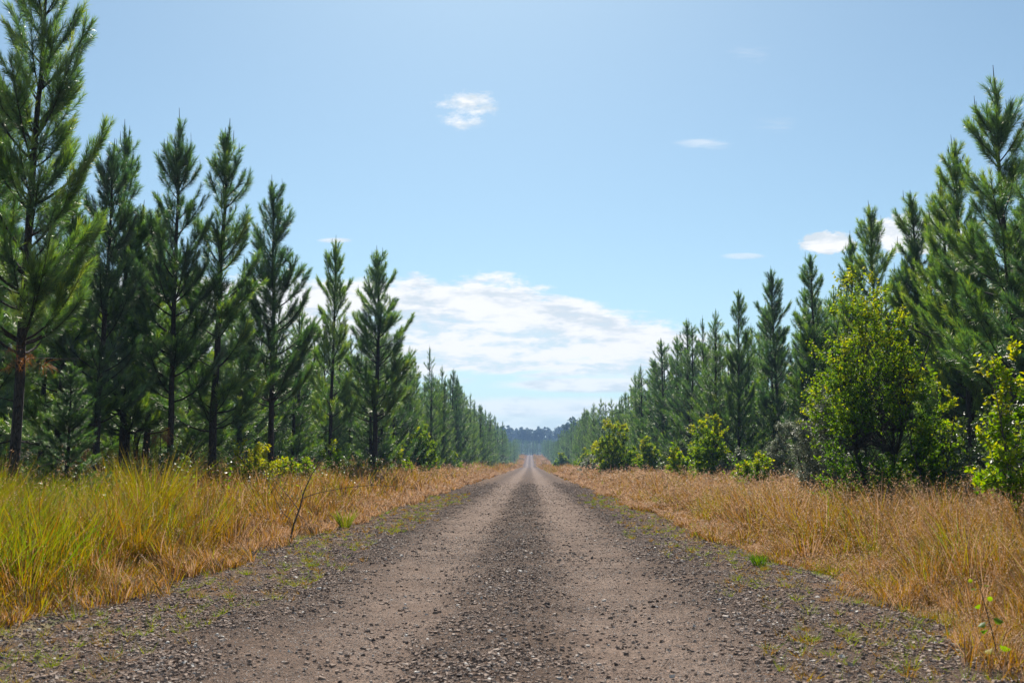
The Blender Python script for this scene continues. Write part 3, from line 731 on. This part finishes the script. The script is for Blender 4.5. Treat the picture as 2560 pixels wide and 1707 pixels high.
def make_shrub(rng, H, rx, ry, blobs, nclus, leaf, lw, per, stems=3, z0=0.12, tmean=0.5, top_bright=0.3, trunk_r=0.03, erect=0.4):
    """blobs: list of (cx, cy, cz, rx, ry, rz) as fractions of rx, ry, H"""
    wood, lv = Bag(), Bag(); B = np.array(blobs, float)
    if blobs is not TALL:
        B[:, :3] += rng.normal(0, 1, (len(B), 3)) * [.16, .16, .07]; B[:, 3:] *= rng.uniform(0.6, 1.25, (len(B), 3))
    vol = B[:, 3] * B[:, 4] * B[:, 5]; ci = rng.choice(len(B), nclus, p=vol / vol.sum())
    d = norm(rng.normal(size=(nclus, 3))) * (rng.random((nclus, 1)) ** 0.38)
    C = (B[ci, :3] + d * B[ci, 3:]) * np.array([rx, ry, H]); C[:, 2] = np.maximum(C[:, 2], H * z0)
    roots = [np.array([rng.normal(0, 0.05), rng.normal(0, 0.05), 0]) for _ in range(stems)]
    mains = []
    for s_, r0 in enumerate(roots):
        az = s_ * 6.283 / stems + rng.normal(0, .3); sp = 0.10 if stems == 1 else 0.30
        P = curve_pts(r0, (math.cos(az) * sp, math.sin(az) * sp, 1), H * rng.uniform(0.72, 0.9), 0.25, 8, rng, 0.10)
        mains.append(P); tube_into(wood, P, np.linspace(trunk_r, trunk_r * 0.2, len(P)), 7)
    for c in C:
        P = mains[rng.integers(len(mains))]
        zt = np.clip(c[2] * rng.uniform(0.35, 0.75), 0.03 * H, P[-1][2]); i = min(int(np.searchsorted(P[:, 2], zt)), len(P) - 1); a = P[i]
        mid = (a + c) / 2 + np.array([rng.normal(0, .04), rng.normal(0, .04), -0.04 * H * rng.random()])
        tube_into(wood, np.array([a, a * .45 + mid * .55 + rng.normal(0, .02, 3), mid, c]), [trunk_r * .28, trunk_r * .2, trunk_r * .15, 0.002], 3)
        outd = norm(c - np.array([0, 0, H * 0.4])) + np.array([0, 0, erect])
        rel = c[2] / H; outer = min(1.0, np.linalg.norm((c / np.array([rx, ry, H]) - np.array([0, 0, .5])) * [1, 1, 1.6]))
        tb = tmean + top_bright * (rel - 0.45) + 0.18 * (outer - 0.5) + rng.normal(0, 0.10)  # upper and outer leaves tinted lighter: backlight put into the leaf colour
        for tw in range(rng.integers(2, 5)):
            dd = norm(outd + rng.normal(0, 0.55, 3)); l = rng.uniform(0.18, 0.42) * (0.5 + H * 0.12)
            Q = curve_pts(c, dd, l, 0.3, 3, rng, 0.15); tube_into(wood, Q, np.linspace(0.004, 0.0015, len(Q)), 3)
            k = int(per * rng.uniform(0.6, 1.4)); p, ax, t = sample_line(Q, k, rng)
            rr = norm(np.cross(ax, norm(rng.normal(size=(k, 3))))); D = norm(ax * rng.uniform(0.1, 0.9, (k, 1)) + rr + np.array([0, 0, -0.15]))
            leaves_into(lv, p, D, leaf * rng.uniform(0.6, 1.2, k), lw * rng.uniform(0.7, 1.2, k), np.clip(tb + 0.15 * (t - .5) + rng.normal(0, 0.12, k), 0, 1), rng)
    return wood, lv

def put_shrub(name, x, y, label, cat, mat, seed, group=None, **kw):
    w, l = make_shrub(np.random.default_rng(seed), **kw)
    e = empty(name, (x, y, gz(x, y) - 0.03)); link('stem', w.mesh('stem'), M_STEM, e); link('foliage', l.mesh('foliage'), mat, e)
    tag(e, label, cat, group); return e

TALL = [(-.1, 0, .58, .62, .8, .26), (-.6, 0, .42, .5, .7, .20), (.0, 0, .85, .36, .45, .15), (-.42, 0, .88, .22, .4, .11), (.42, 0, .50, .40, .7, .24), (-.45, 0, .18, .6, .6, .12), (-.72, 0, .64, .30, .5, .12), (.2, 0, .2, .6, .6, .12), (-1.0, 0, .47, .28, .4, .07), (.35, 0, .76, .22, .4, .1)]
ROUND = [(0, 0, .5, .7, .7, .38), (-.4, 0, .4, .5, .6, .3), (.45, 0, .38, .5, .6, .3), (.1, .1, .75, .4, .4, .22), (0, 0, .25, .85, .8, .2)]
FLAME = [(0, 0, .35, .6, .6, .3), (-.3, 0, .55, .4, .4, .3), (.25, 0, .65, .35, .4, .32), (0, 0, .8, .25, .25, .18), (.1, 0, .25, .8, .7, .2)]
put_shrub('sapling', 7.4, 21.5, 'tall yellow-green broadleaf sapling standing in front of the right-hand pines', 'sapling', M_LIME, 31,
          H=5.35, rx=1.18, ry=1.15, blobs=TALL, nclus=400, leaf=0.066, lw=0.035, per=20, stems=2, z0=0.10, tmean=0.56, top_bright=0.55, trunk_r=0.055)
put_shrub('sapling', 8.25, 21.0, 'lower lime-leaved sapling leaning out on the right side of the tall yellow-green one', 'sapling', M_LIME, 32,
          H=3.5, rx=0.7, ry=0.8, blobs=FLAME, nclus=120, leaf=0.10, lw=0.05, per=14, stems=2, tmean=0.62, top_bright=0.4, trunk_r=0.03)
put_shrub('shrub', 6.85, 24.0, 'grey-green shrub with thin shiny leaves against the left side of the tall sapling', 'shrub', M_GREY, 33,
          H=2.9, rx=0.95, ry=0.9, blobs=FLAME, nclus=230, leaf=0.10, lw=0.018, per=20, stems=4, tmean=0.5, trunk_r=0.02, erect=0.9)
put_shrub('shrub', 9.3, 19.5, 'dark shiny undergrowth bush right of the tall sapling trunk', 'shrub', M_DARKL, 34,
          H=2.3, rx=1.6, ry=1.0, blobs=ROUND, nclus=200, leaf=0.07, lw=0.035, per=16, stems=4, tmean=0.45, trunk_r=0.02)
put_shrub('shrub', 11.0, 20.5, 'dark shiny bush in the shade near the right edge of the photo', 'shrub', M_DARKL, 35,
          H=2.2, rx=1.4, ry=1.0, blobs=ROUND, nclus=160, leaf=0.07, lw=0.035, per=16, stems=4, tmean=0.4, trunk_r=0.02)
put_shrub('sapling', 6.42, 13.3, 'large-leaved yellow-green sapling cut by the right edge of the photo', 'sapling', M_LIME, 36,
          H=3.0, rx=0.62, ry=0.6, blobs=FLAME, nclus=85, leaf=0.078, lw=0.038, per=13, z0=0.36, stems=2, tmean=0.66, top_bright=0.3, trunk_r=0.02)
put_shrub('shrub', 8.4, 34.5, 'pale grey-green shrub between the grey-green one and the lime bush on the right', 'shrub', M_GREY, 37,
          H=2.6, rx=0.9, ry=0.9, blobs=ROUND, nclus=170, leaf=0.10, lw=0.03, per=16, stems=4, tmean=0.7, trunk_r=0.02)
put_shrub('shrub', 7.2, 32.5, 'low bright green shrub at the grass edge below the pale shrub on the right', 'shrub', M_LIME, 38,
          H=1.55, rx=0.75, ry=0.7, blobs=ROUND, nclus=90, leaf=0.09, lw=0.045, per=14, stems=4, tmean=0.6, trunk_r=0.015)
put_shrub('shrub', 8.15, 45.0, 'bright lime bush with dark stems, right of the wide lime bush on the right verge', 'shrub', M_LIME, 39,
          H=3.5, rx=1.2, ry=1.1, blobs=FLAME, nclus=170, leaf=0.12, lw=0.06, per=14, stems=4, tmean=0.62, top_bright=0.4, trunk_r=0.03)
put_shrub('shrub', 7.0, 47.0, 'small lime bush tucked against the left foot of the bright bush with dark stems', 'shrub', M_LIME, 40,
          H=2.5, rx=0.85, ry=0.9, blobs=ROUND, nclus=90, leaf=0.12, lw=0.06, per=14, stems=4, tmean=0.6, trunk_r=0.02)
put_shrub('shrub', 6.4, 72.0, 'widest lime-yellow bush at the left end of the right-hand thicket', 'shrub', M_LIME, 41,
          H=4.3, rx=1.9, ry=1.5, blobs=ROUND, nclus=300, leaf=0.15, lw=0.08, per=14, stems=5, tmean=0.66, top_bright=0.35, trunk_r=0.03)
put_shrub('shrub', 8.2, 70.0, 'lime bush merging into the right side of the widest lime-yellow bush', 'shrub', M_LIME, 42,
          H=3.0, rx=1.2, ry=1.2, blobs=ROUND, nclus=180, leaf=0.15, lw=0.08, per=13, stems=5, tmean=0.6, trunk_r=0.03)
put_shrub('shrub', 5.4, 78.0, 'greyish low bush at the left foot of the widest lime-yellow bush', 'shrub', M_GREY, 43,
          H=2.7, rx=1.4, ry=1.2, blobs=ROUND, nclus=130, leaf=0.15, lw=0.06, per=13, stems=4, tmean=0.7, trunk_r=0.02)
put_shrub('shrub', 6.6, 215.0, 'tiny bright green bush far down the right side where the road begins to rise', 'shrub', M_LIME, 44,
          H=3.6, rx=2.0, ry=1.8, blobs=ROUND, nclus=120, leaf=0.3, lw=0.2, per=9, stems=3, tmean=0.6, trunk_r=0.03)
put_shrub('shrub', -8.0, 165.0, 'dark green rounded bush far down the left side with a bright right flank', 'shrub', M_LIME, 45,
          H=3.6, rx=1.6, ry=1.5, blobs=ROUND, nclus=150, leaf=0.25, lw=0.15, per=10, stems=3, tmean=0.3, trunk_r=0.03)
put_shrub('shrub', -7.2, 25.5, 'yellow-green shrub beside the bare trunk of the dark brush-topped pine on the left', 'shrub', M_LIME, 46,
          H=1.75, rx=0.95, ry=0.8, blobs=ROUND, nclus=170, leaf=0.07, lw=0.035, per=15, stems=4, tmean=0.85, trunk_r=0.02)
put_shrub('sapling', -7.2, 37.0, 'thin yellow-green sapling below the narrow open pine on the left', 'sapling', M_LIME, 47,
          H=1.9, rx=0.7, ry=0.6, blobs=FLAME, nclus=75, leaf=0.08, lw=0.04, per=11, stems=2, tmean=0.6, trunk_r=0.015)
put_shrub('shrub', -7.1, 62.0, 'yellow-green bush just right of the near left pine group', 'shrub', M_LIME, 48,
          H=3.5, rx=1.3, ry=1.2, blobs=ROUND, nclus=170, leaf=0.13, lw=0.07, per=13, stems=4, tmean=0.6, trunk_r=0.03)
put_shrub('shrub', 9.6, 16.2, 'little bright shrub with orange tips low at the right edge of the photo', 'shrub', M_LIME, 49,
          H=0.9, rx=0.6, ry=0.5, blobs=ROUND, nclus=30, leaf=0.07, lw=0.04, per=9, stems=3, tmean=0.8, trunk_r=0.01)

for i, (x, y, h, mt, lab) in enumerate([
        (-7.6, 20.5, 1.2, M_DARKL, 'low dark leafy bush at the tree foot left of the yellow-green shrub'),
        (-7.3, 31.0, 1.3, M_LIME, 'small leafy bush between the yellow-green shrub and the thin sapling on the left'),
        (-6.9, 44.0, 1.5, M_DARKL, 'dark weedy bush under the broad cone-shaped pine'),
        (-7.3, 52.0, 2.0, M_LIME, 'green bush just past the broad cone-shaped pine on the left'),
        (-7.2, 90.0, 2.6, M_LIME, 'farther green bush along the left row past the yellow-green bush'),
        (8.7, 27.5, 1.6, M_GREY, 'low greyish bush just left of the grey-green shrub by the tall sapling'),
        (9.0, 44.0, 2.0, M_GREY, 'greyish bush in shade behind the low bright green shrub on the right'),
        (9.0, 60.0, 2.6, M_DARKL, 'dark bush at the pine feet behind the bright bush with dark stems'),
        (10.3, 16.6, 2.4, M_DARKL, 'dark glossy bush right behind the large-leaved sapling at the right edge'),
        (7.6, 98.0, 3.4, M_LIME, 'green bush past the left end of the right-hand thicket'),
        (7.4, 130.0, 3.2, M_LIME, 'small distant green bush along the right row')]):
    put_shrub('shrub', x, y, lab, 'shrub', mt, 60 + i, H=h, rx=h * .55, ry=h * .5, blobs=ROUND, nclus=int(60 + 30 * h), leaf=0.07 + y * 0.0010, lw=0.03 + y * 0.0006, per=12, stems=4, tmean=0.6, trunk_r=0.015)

# round-leaved seedling by the road, bottom right
def seedling():
    rng = np.random.default_rng(77); w, l = Bag(), Bag(); x, y = 3.17, 7.0
    P = curve_pts((0, 0, 0), (-0.18, 0, 1), 0.60, 0.1, 7, rng, 0.05); tube_into(w, P, np.linspace(0.005, 0.002, len(P)), 5)
    for t, sd, s, c in [(.22, -1, .11, .8), (.25, 1, .10, .45), (.42, -.3, .085, .1), (.55, 1, .09, .4), (.52, -1, .08, .35), (.70, -1, .06, .4), (.78, 1, .06, .5), (.86, -1, .05, .5), (.92, .6, .05, .6), (.98, -.2, .045, .6)]:
        i = min(int(t * 7), 6); p = P[i] + (P[i + 1] - P[i]) * (t * 7 - i)
        D = norm(np.array([[sd, rng.normal(0, .35), rng.uniform(-.7, .1)]]))
        q0 = p + D[0] * 0.03; tube_into(w, np.array([p, q0]), 0.0018, 3)
        leaves_into(l, q0[None], D, s * 0.8, s * 0.62, min(1, c + .2), rng)
    e = empty('seedling', (x, y, gz(x, y))); link('stem', w.mesh('stem'), M_STEM, e); link('foliage', l.mesh('foliage'), M_LIME, e)
    tag(e, 'small round-leaved seedling rising from the gravel edge at bottom right', 'seedling')
seedling()

# bare dead plant with one long arching twig, left verge
def dead_plant():
    rng = np.random.default_rng(78); w, l = Bag(), Bag(); x, y = -4.15, 17.4
    def br(P, r0, r1): P = np.array(P, float); r0 *= 1.5; r1 *= 1.6; tube_into(w, P, np.linspace(r0, r1, len(P)), 5); return P
    m = br([(0, 0, 0), (.06, 0, .3), (.16, .02, .6), (.22, 0, .85), (.34, .02, 1.15), (.5, 0, 1.38), (.72, 0, 1.6)], .013, .003)
    br([(.19, 0, .75), (.45, .02, .84), (.9, .05, .93), (1.4, .05, .98), (1.85, .08, .95)], .005, .002)
    br([(.14, 0, .55), (.0, .05, .72), (-.16, .06, .9), (-.35, .1, 1.1)], .006, .002)
    br([(.0, 0, .4), (-.12, -.05, .5), (-.3, -.1, .85), (-.42, -.1, 1.05)], .005, .002)
    br([(.12, 0, .48), (.24, .0, .4), (.34, 0, .2), (.4, 0, .05)], .004, .002)
    br([(.2, 0, .8), (.14, .03, 1.0), (.13, .03, 1.3)], .004, .0015)
    br([(-.1, 0, .7), (-.3, 0, .95), (-.6, .1, 1.25)], .004, .002)
    for c in [(-.35, .1, 1.1), (-.42, -.1, 1.02), (.13, 0, 1.15), (-.55, .1, 1.2), (.05, 0, .8), (-.1, 0, .62), (.38, 0, .1)]:
        k = 16; p = np.array(c) + rng.normal(0, .06, (k, 3)); leaves_into(l, p, norm(rng.normal(size=(k, 3))), .03, .016, rng.random(k), rng)
    e = empty('bare_plant', (x, y, gz(x, y))); link('twigs', w.mesh('twigs'), M_DTWIG, e); link('withered_leaves', l.mesh('withered_leaves'), M_GREY, e)
    tag(e, 'bare dark forked plant with one long thin twig arching over the left verge', 'plant')
dead_plant()

# single tussocks that stand out
def tussock(x, y, h, n, label, tint, spread=0.10, w=0.007, seedy=False, seed=1):
    rng = np.random.default_rng(seed); b = Bag(); a = rng.uniform(0, 6.28, n); rr = spread * np.sqrt(rng.random(n)) * 0.6
    D = norm(np.stack([np.cos(a) * .28 + rng.normal(0, .1, n), np.sin(a) * .28 + rng.normal(0, .1, n), np.ones(n)], 1)); H = h * rng.uniform(.5, 1, n)
    dr = H * rng.uniform(0.05, .4, n)
    blades_into(b, np.stack([rr * np.cos(a), rr * np.sin(a), np.zeros(n)], 1), D, H, np.stack([np.cos(a) * dr, np.sin(a) * dr, -.4 * dr], 1), w, np.clip(rng.normal(tint, .09, n), 0, .95), 2, None, rng)
    o = link('grass_tussock', b.mesh('tussock'), M_GRASS, loc=(x, y, gz(x, y) - .01)); tag(o, label, 'grass tussock')
tussock(-6.05, 16.0, 1.75, 420, 'tallest reedy grass clump, brown-stemmed, rising above the left verge', 0.40, .16, .008, seed=1)
tussock(4.0, 30.5, 0.62, 260, 'upright yellow-green tussock alone at the edge of the right verge', 0.25, .13, .008, seed=2)
tussock(3.05, 13.6, 0.24, 150, 'small dark green tuft sitting in the gravel of the right shoulder', 0.06, .12, .006, seed=3)
tussock(-3.95, 21.5, 0.55, 130, 'yellow-green tussock at the road edge right of the bare forked plant', 0.28, .16, .008, seed=4)
tussock(-4.75, 14.5, 0.95, 170, 'orange and yellow leaning tussock on the left verge near the bare forked plant', 0.55, .2, .011, seed=5)
tussock(5.6, 25.0, 1.15, 90, 'sparse yellow stems standing above the brown grass of the right verge', 0.4, .22, .009, seed=6)
tussock(8.0, 20.0, 1.1, 700, 'dense tangle of dry brown grass at the foot of the tall sapling', 0.93, .7, .006, seed=7)

# dead needle tufts caught low on the left pines
def dead_clump(x, y, z, r, n, label, seed):
    rng = np.random.default_rng(seed); b = Bag(); w = Bag()
    for i in range(5): dead_tuft(*(rng.normal(0, r, 3)), r, n // 5, rng, b)
    tube_into(w, np.array([[0, 0, 0.05], [0.0, 0.0, -0.2], [0.02, 0, -0.5]]), [.008, .008, .004], 4)
    e = empty('dead_branch', (x, y, z)); link('dead_needles', b.mesh('dead_needles'), M_DEADN, e); link('twig', w.mesh('twig'), M_BARK, e); tag(e, label, 'dead branch')
dead_clump(-7.95, 15.45, 3.05, .10, 170, 'orange dead needle clump on the trunk of the biggest left pine', 1)
dead_clump(-8.35, 18.6, 1.75, .13, 220, 'pale orange dead needles hanging between the two leftmost trunks', 2)
dead_clump(-8.4, 22.6, 2.0, .13, 220, 'pale orange dead needles hanging left of the dark brush-topped pine', 3)
dead_clump(-8.5, 15.3, 1.55, .14, 260, 'straw-coloured drooping needle tuft at the foot of the biggest left pine', 4)

# leafy low scrub that closes the gaps under the pines and between the bushes
def scrub(seed, n, mat, tm, label):
    rng = np.random.default_rng(seed); b = Bag()
    for i in range(n):
        sg = -1 if rng.random() < 0.5 else 1; y = 15 * (190 / 15) ** rng.random()
        x = -rng.uniform(7.0, 11.0) if sg < 0 else rng.uniform(8.3, 12.5)
        h = rng.uniform(0.35, 1.25) * (1.0 if sg < 0 else 1.45) * (1 + y / 260); k = int(70 * (1 if y < 60 else 0.6)); r = rng.uniform(0.2, 0.5) * (1 + y / 120)
        st = rng.normal(0, r, (7, 2)); pick = rng.integers(0, 7, k); t = rng.random(k) ** 0.7
        p = np.stack([x + st[pick, 0] * (0.4 + t) + rng.normal(0, .06, k), y + st[pick, 1] * (0.4 + t) + rng.normal(0, .06, k), gz(x, y) + h * t * (0.6 + 0.4 * rng.random(k))], 1)
        D = norm(rng.normal(size=(k, 3)) + [0, 0, 0.3]); s = 0.06 + y * 0.0011
        leaves_into(b, p, D, s * rng.uniform(.6, 1.3, k), s * 0.5, np.clip(rng.normal(tm + rng.normal(0, .15), .15, k), 0, 1), rng)
    tag(link('scrub', b.mesh('scrub'), mat), label, 'scrub', kind='stuff')
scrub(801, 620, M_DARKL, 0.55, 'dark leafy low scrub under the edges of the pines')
scrub(802, 330, M_LIME, 0.5, 'bright green leafy scrub scattered along the foot of the pines')

# ------------------------------------------------------------------ eucalypts: grove on the right rise, wood on the far hill
def make_euc(rng, H, leaf=1.0, n=540, lo=0.30):
    w, l = Bag(), Bag()
    P = curve_pts((0, 0, 0), (rng.normal(0, .04), rng.normal(0, .04), 1), H * .85, 0.05, 6, rng, .06); tube_into(w, P, np.linspace(.22, .05, len(P)), 5)
    for b in range(int(rng.integers(7, 11))):
        t = rng.uniform(lo, .98); i = min(int(t * 6), 5); p = P[i] + (P[i + 1] - P[i]) * (t * 6 - i); az = rng.uniform(0, 6.28)
        L = H * rng.uniform(.10, .22); Q = curve_pts(p, (math.cos(az), math.sin(az), rng.uniform(.4, 1.3)), L, .4, 3, rng, .1); tube_into(w, Q, np.linspace(.09, .02, len(Q)), 3)
        k = n // 9; r = H * rng.uniform(.055, .10); c = Q[-1] + norm(rng.normal(size=(k, 3))) * r * rng.random((k, 1)) ** .4 * [1.15, 1.15, .75]
        leaves_into(l, c, norm(rng.normal(size=(k, 3))), leaf * rng.uniform(.7, 1.4, k), leaf * .8, np.clip(rng.normal(.5, .2, k), 0, 1), rng)
    return w, l
EUC = [make_euc(np.random.default_rng(500 + i), 20.0) for i in range(4)]
EM = [(w.mesh('euc_trunk'), l.mesh('euc_crown')) for w, l in EUC]
grove = [(19, 560, 20, 'eucalypt'), (25, 575, 23, ''), (31, 570, 20, ''), (38, 590, 21, ''), (46, 585, 20, ''), (54, 600, 22, ''), (62, 590, 20, ''), (70, 600, 21, ''), (79, 610, 20, '')]
for i, (x, y, h, _) in enumerate(grove):
    e = empty('eucalypt_tree', (x, y, gz(x, y))); e.rotation_euler = (0, 0, i * 1.3); e.scale = (h / 20,) * 3
    link('trunk', EM[i % 4][0], M_BARK, e); link('crown', EM[i % 4][1], M_EUC, e)
    tag(e, 'leftmost rounded bluish eucalypt above the pines on the right rise' if i == 0 else '%s rounded bluish eucalypt from the left on the skyline of the right rise' % ORD[i + 1], 'eucalypt', 'eucalypts on the right rise')
bw, bn = Bag(), Bag(); EA = [(w.arrays(), l.arrays()) for w, l in EUC]
for i in range(420):
    x, y = random.uniform(-110, 230), random.choice([930, 960, 1000, 1060, 1120]) + random.uniform(-15, 15); s = random.uniform(0.80, 1.05); r = random.uniform(0, 6.28)
    for (V, F, T), dst in zip(EA[i % 4], (bw, bn)):
        c, sn = math.cos(r), math.sin(r)
        dst.put(np.stack([(V[:, 0] * c - V[:, 1] * sn) * s + x, (V[:, 0] * sn + V[:, 1] * c) * s + y, V[:, 2] * s + gz(x, y)], 1), F, T)
E = empty('hill_forest', (0, 0, 0)); tag(E, 'blue hazy eucalypt forest on the hill beyond the end of the road', 'forest', kind='stuff')
tag(link('trunks', bw.mesh('hill_trunks'), M_BARK, E), kind='stuff'); tag(link('crowns', bn.mesh('hill_crowns'), M_EUC, E), kind='stuff')

# ------------------------------------------------------------------ haze
def haze():
    x0, x1, y0, y1, z0, z1 = -905, 905, -45, 1705, -3, 70
    V = [(x, y, z) for z in (z0, z1) for y in (y0, y1) for x in (x0, x1)]
    F = [(0, 2, 3, 1), (4, 5, 7, 6), (0, 1, 5, 4), (2, 6, 7, 3), (0, 4, 6, 2), (1, 3, 7, 5)]
    me = bpy.data.meshes.new('haze'); me.from_pydata(V, [], F); me.update()
    m, q = new_mat('haze_air'); v = q.node('ShaderNodeVolumePrincipled')
    v.inputs['Color'].default_value = (0.34, 0.55, 0.92, 1); v.inputs['Density'].default_value = 0.00034; v.inputs['Anisotropy'].default_value = 0.2
    q.l.new(v.outputs[0], q.out.inputs['Volume'])
    tag(link('haze', me, m), 'thin blue air haze', 'haze', kind='stuff')
haze()
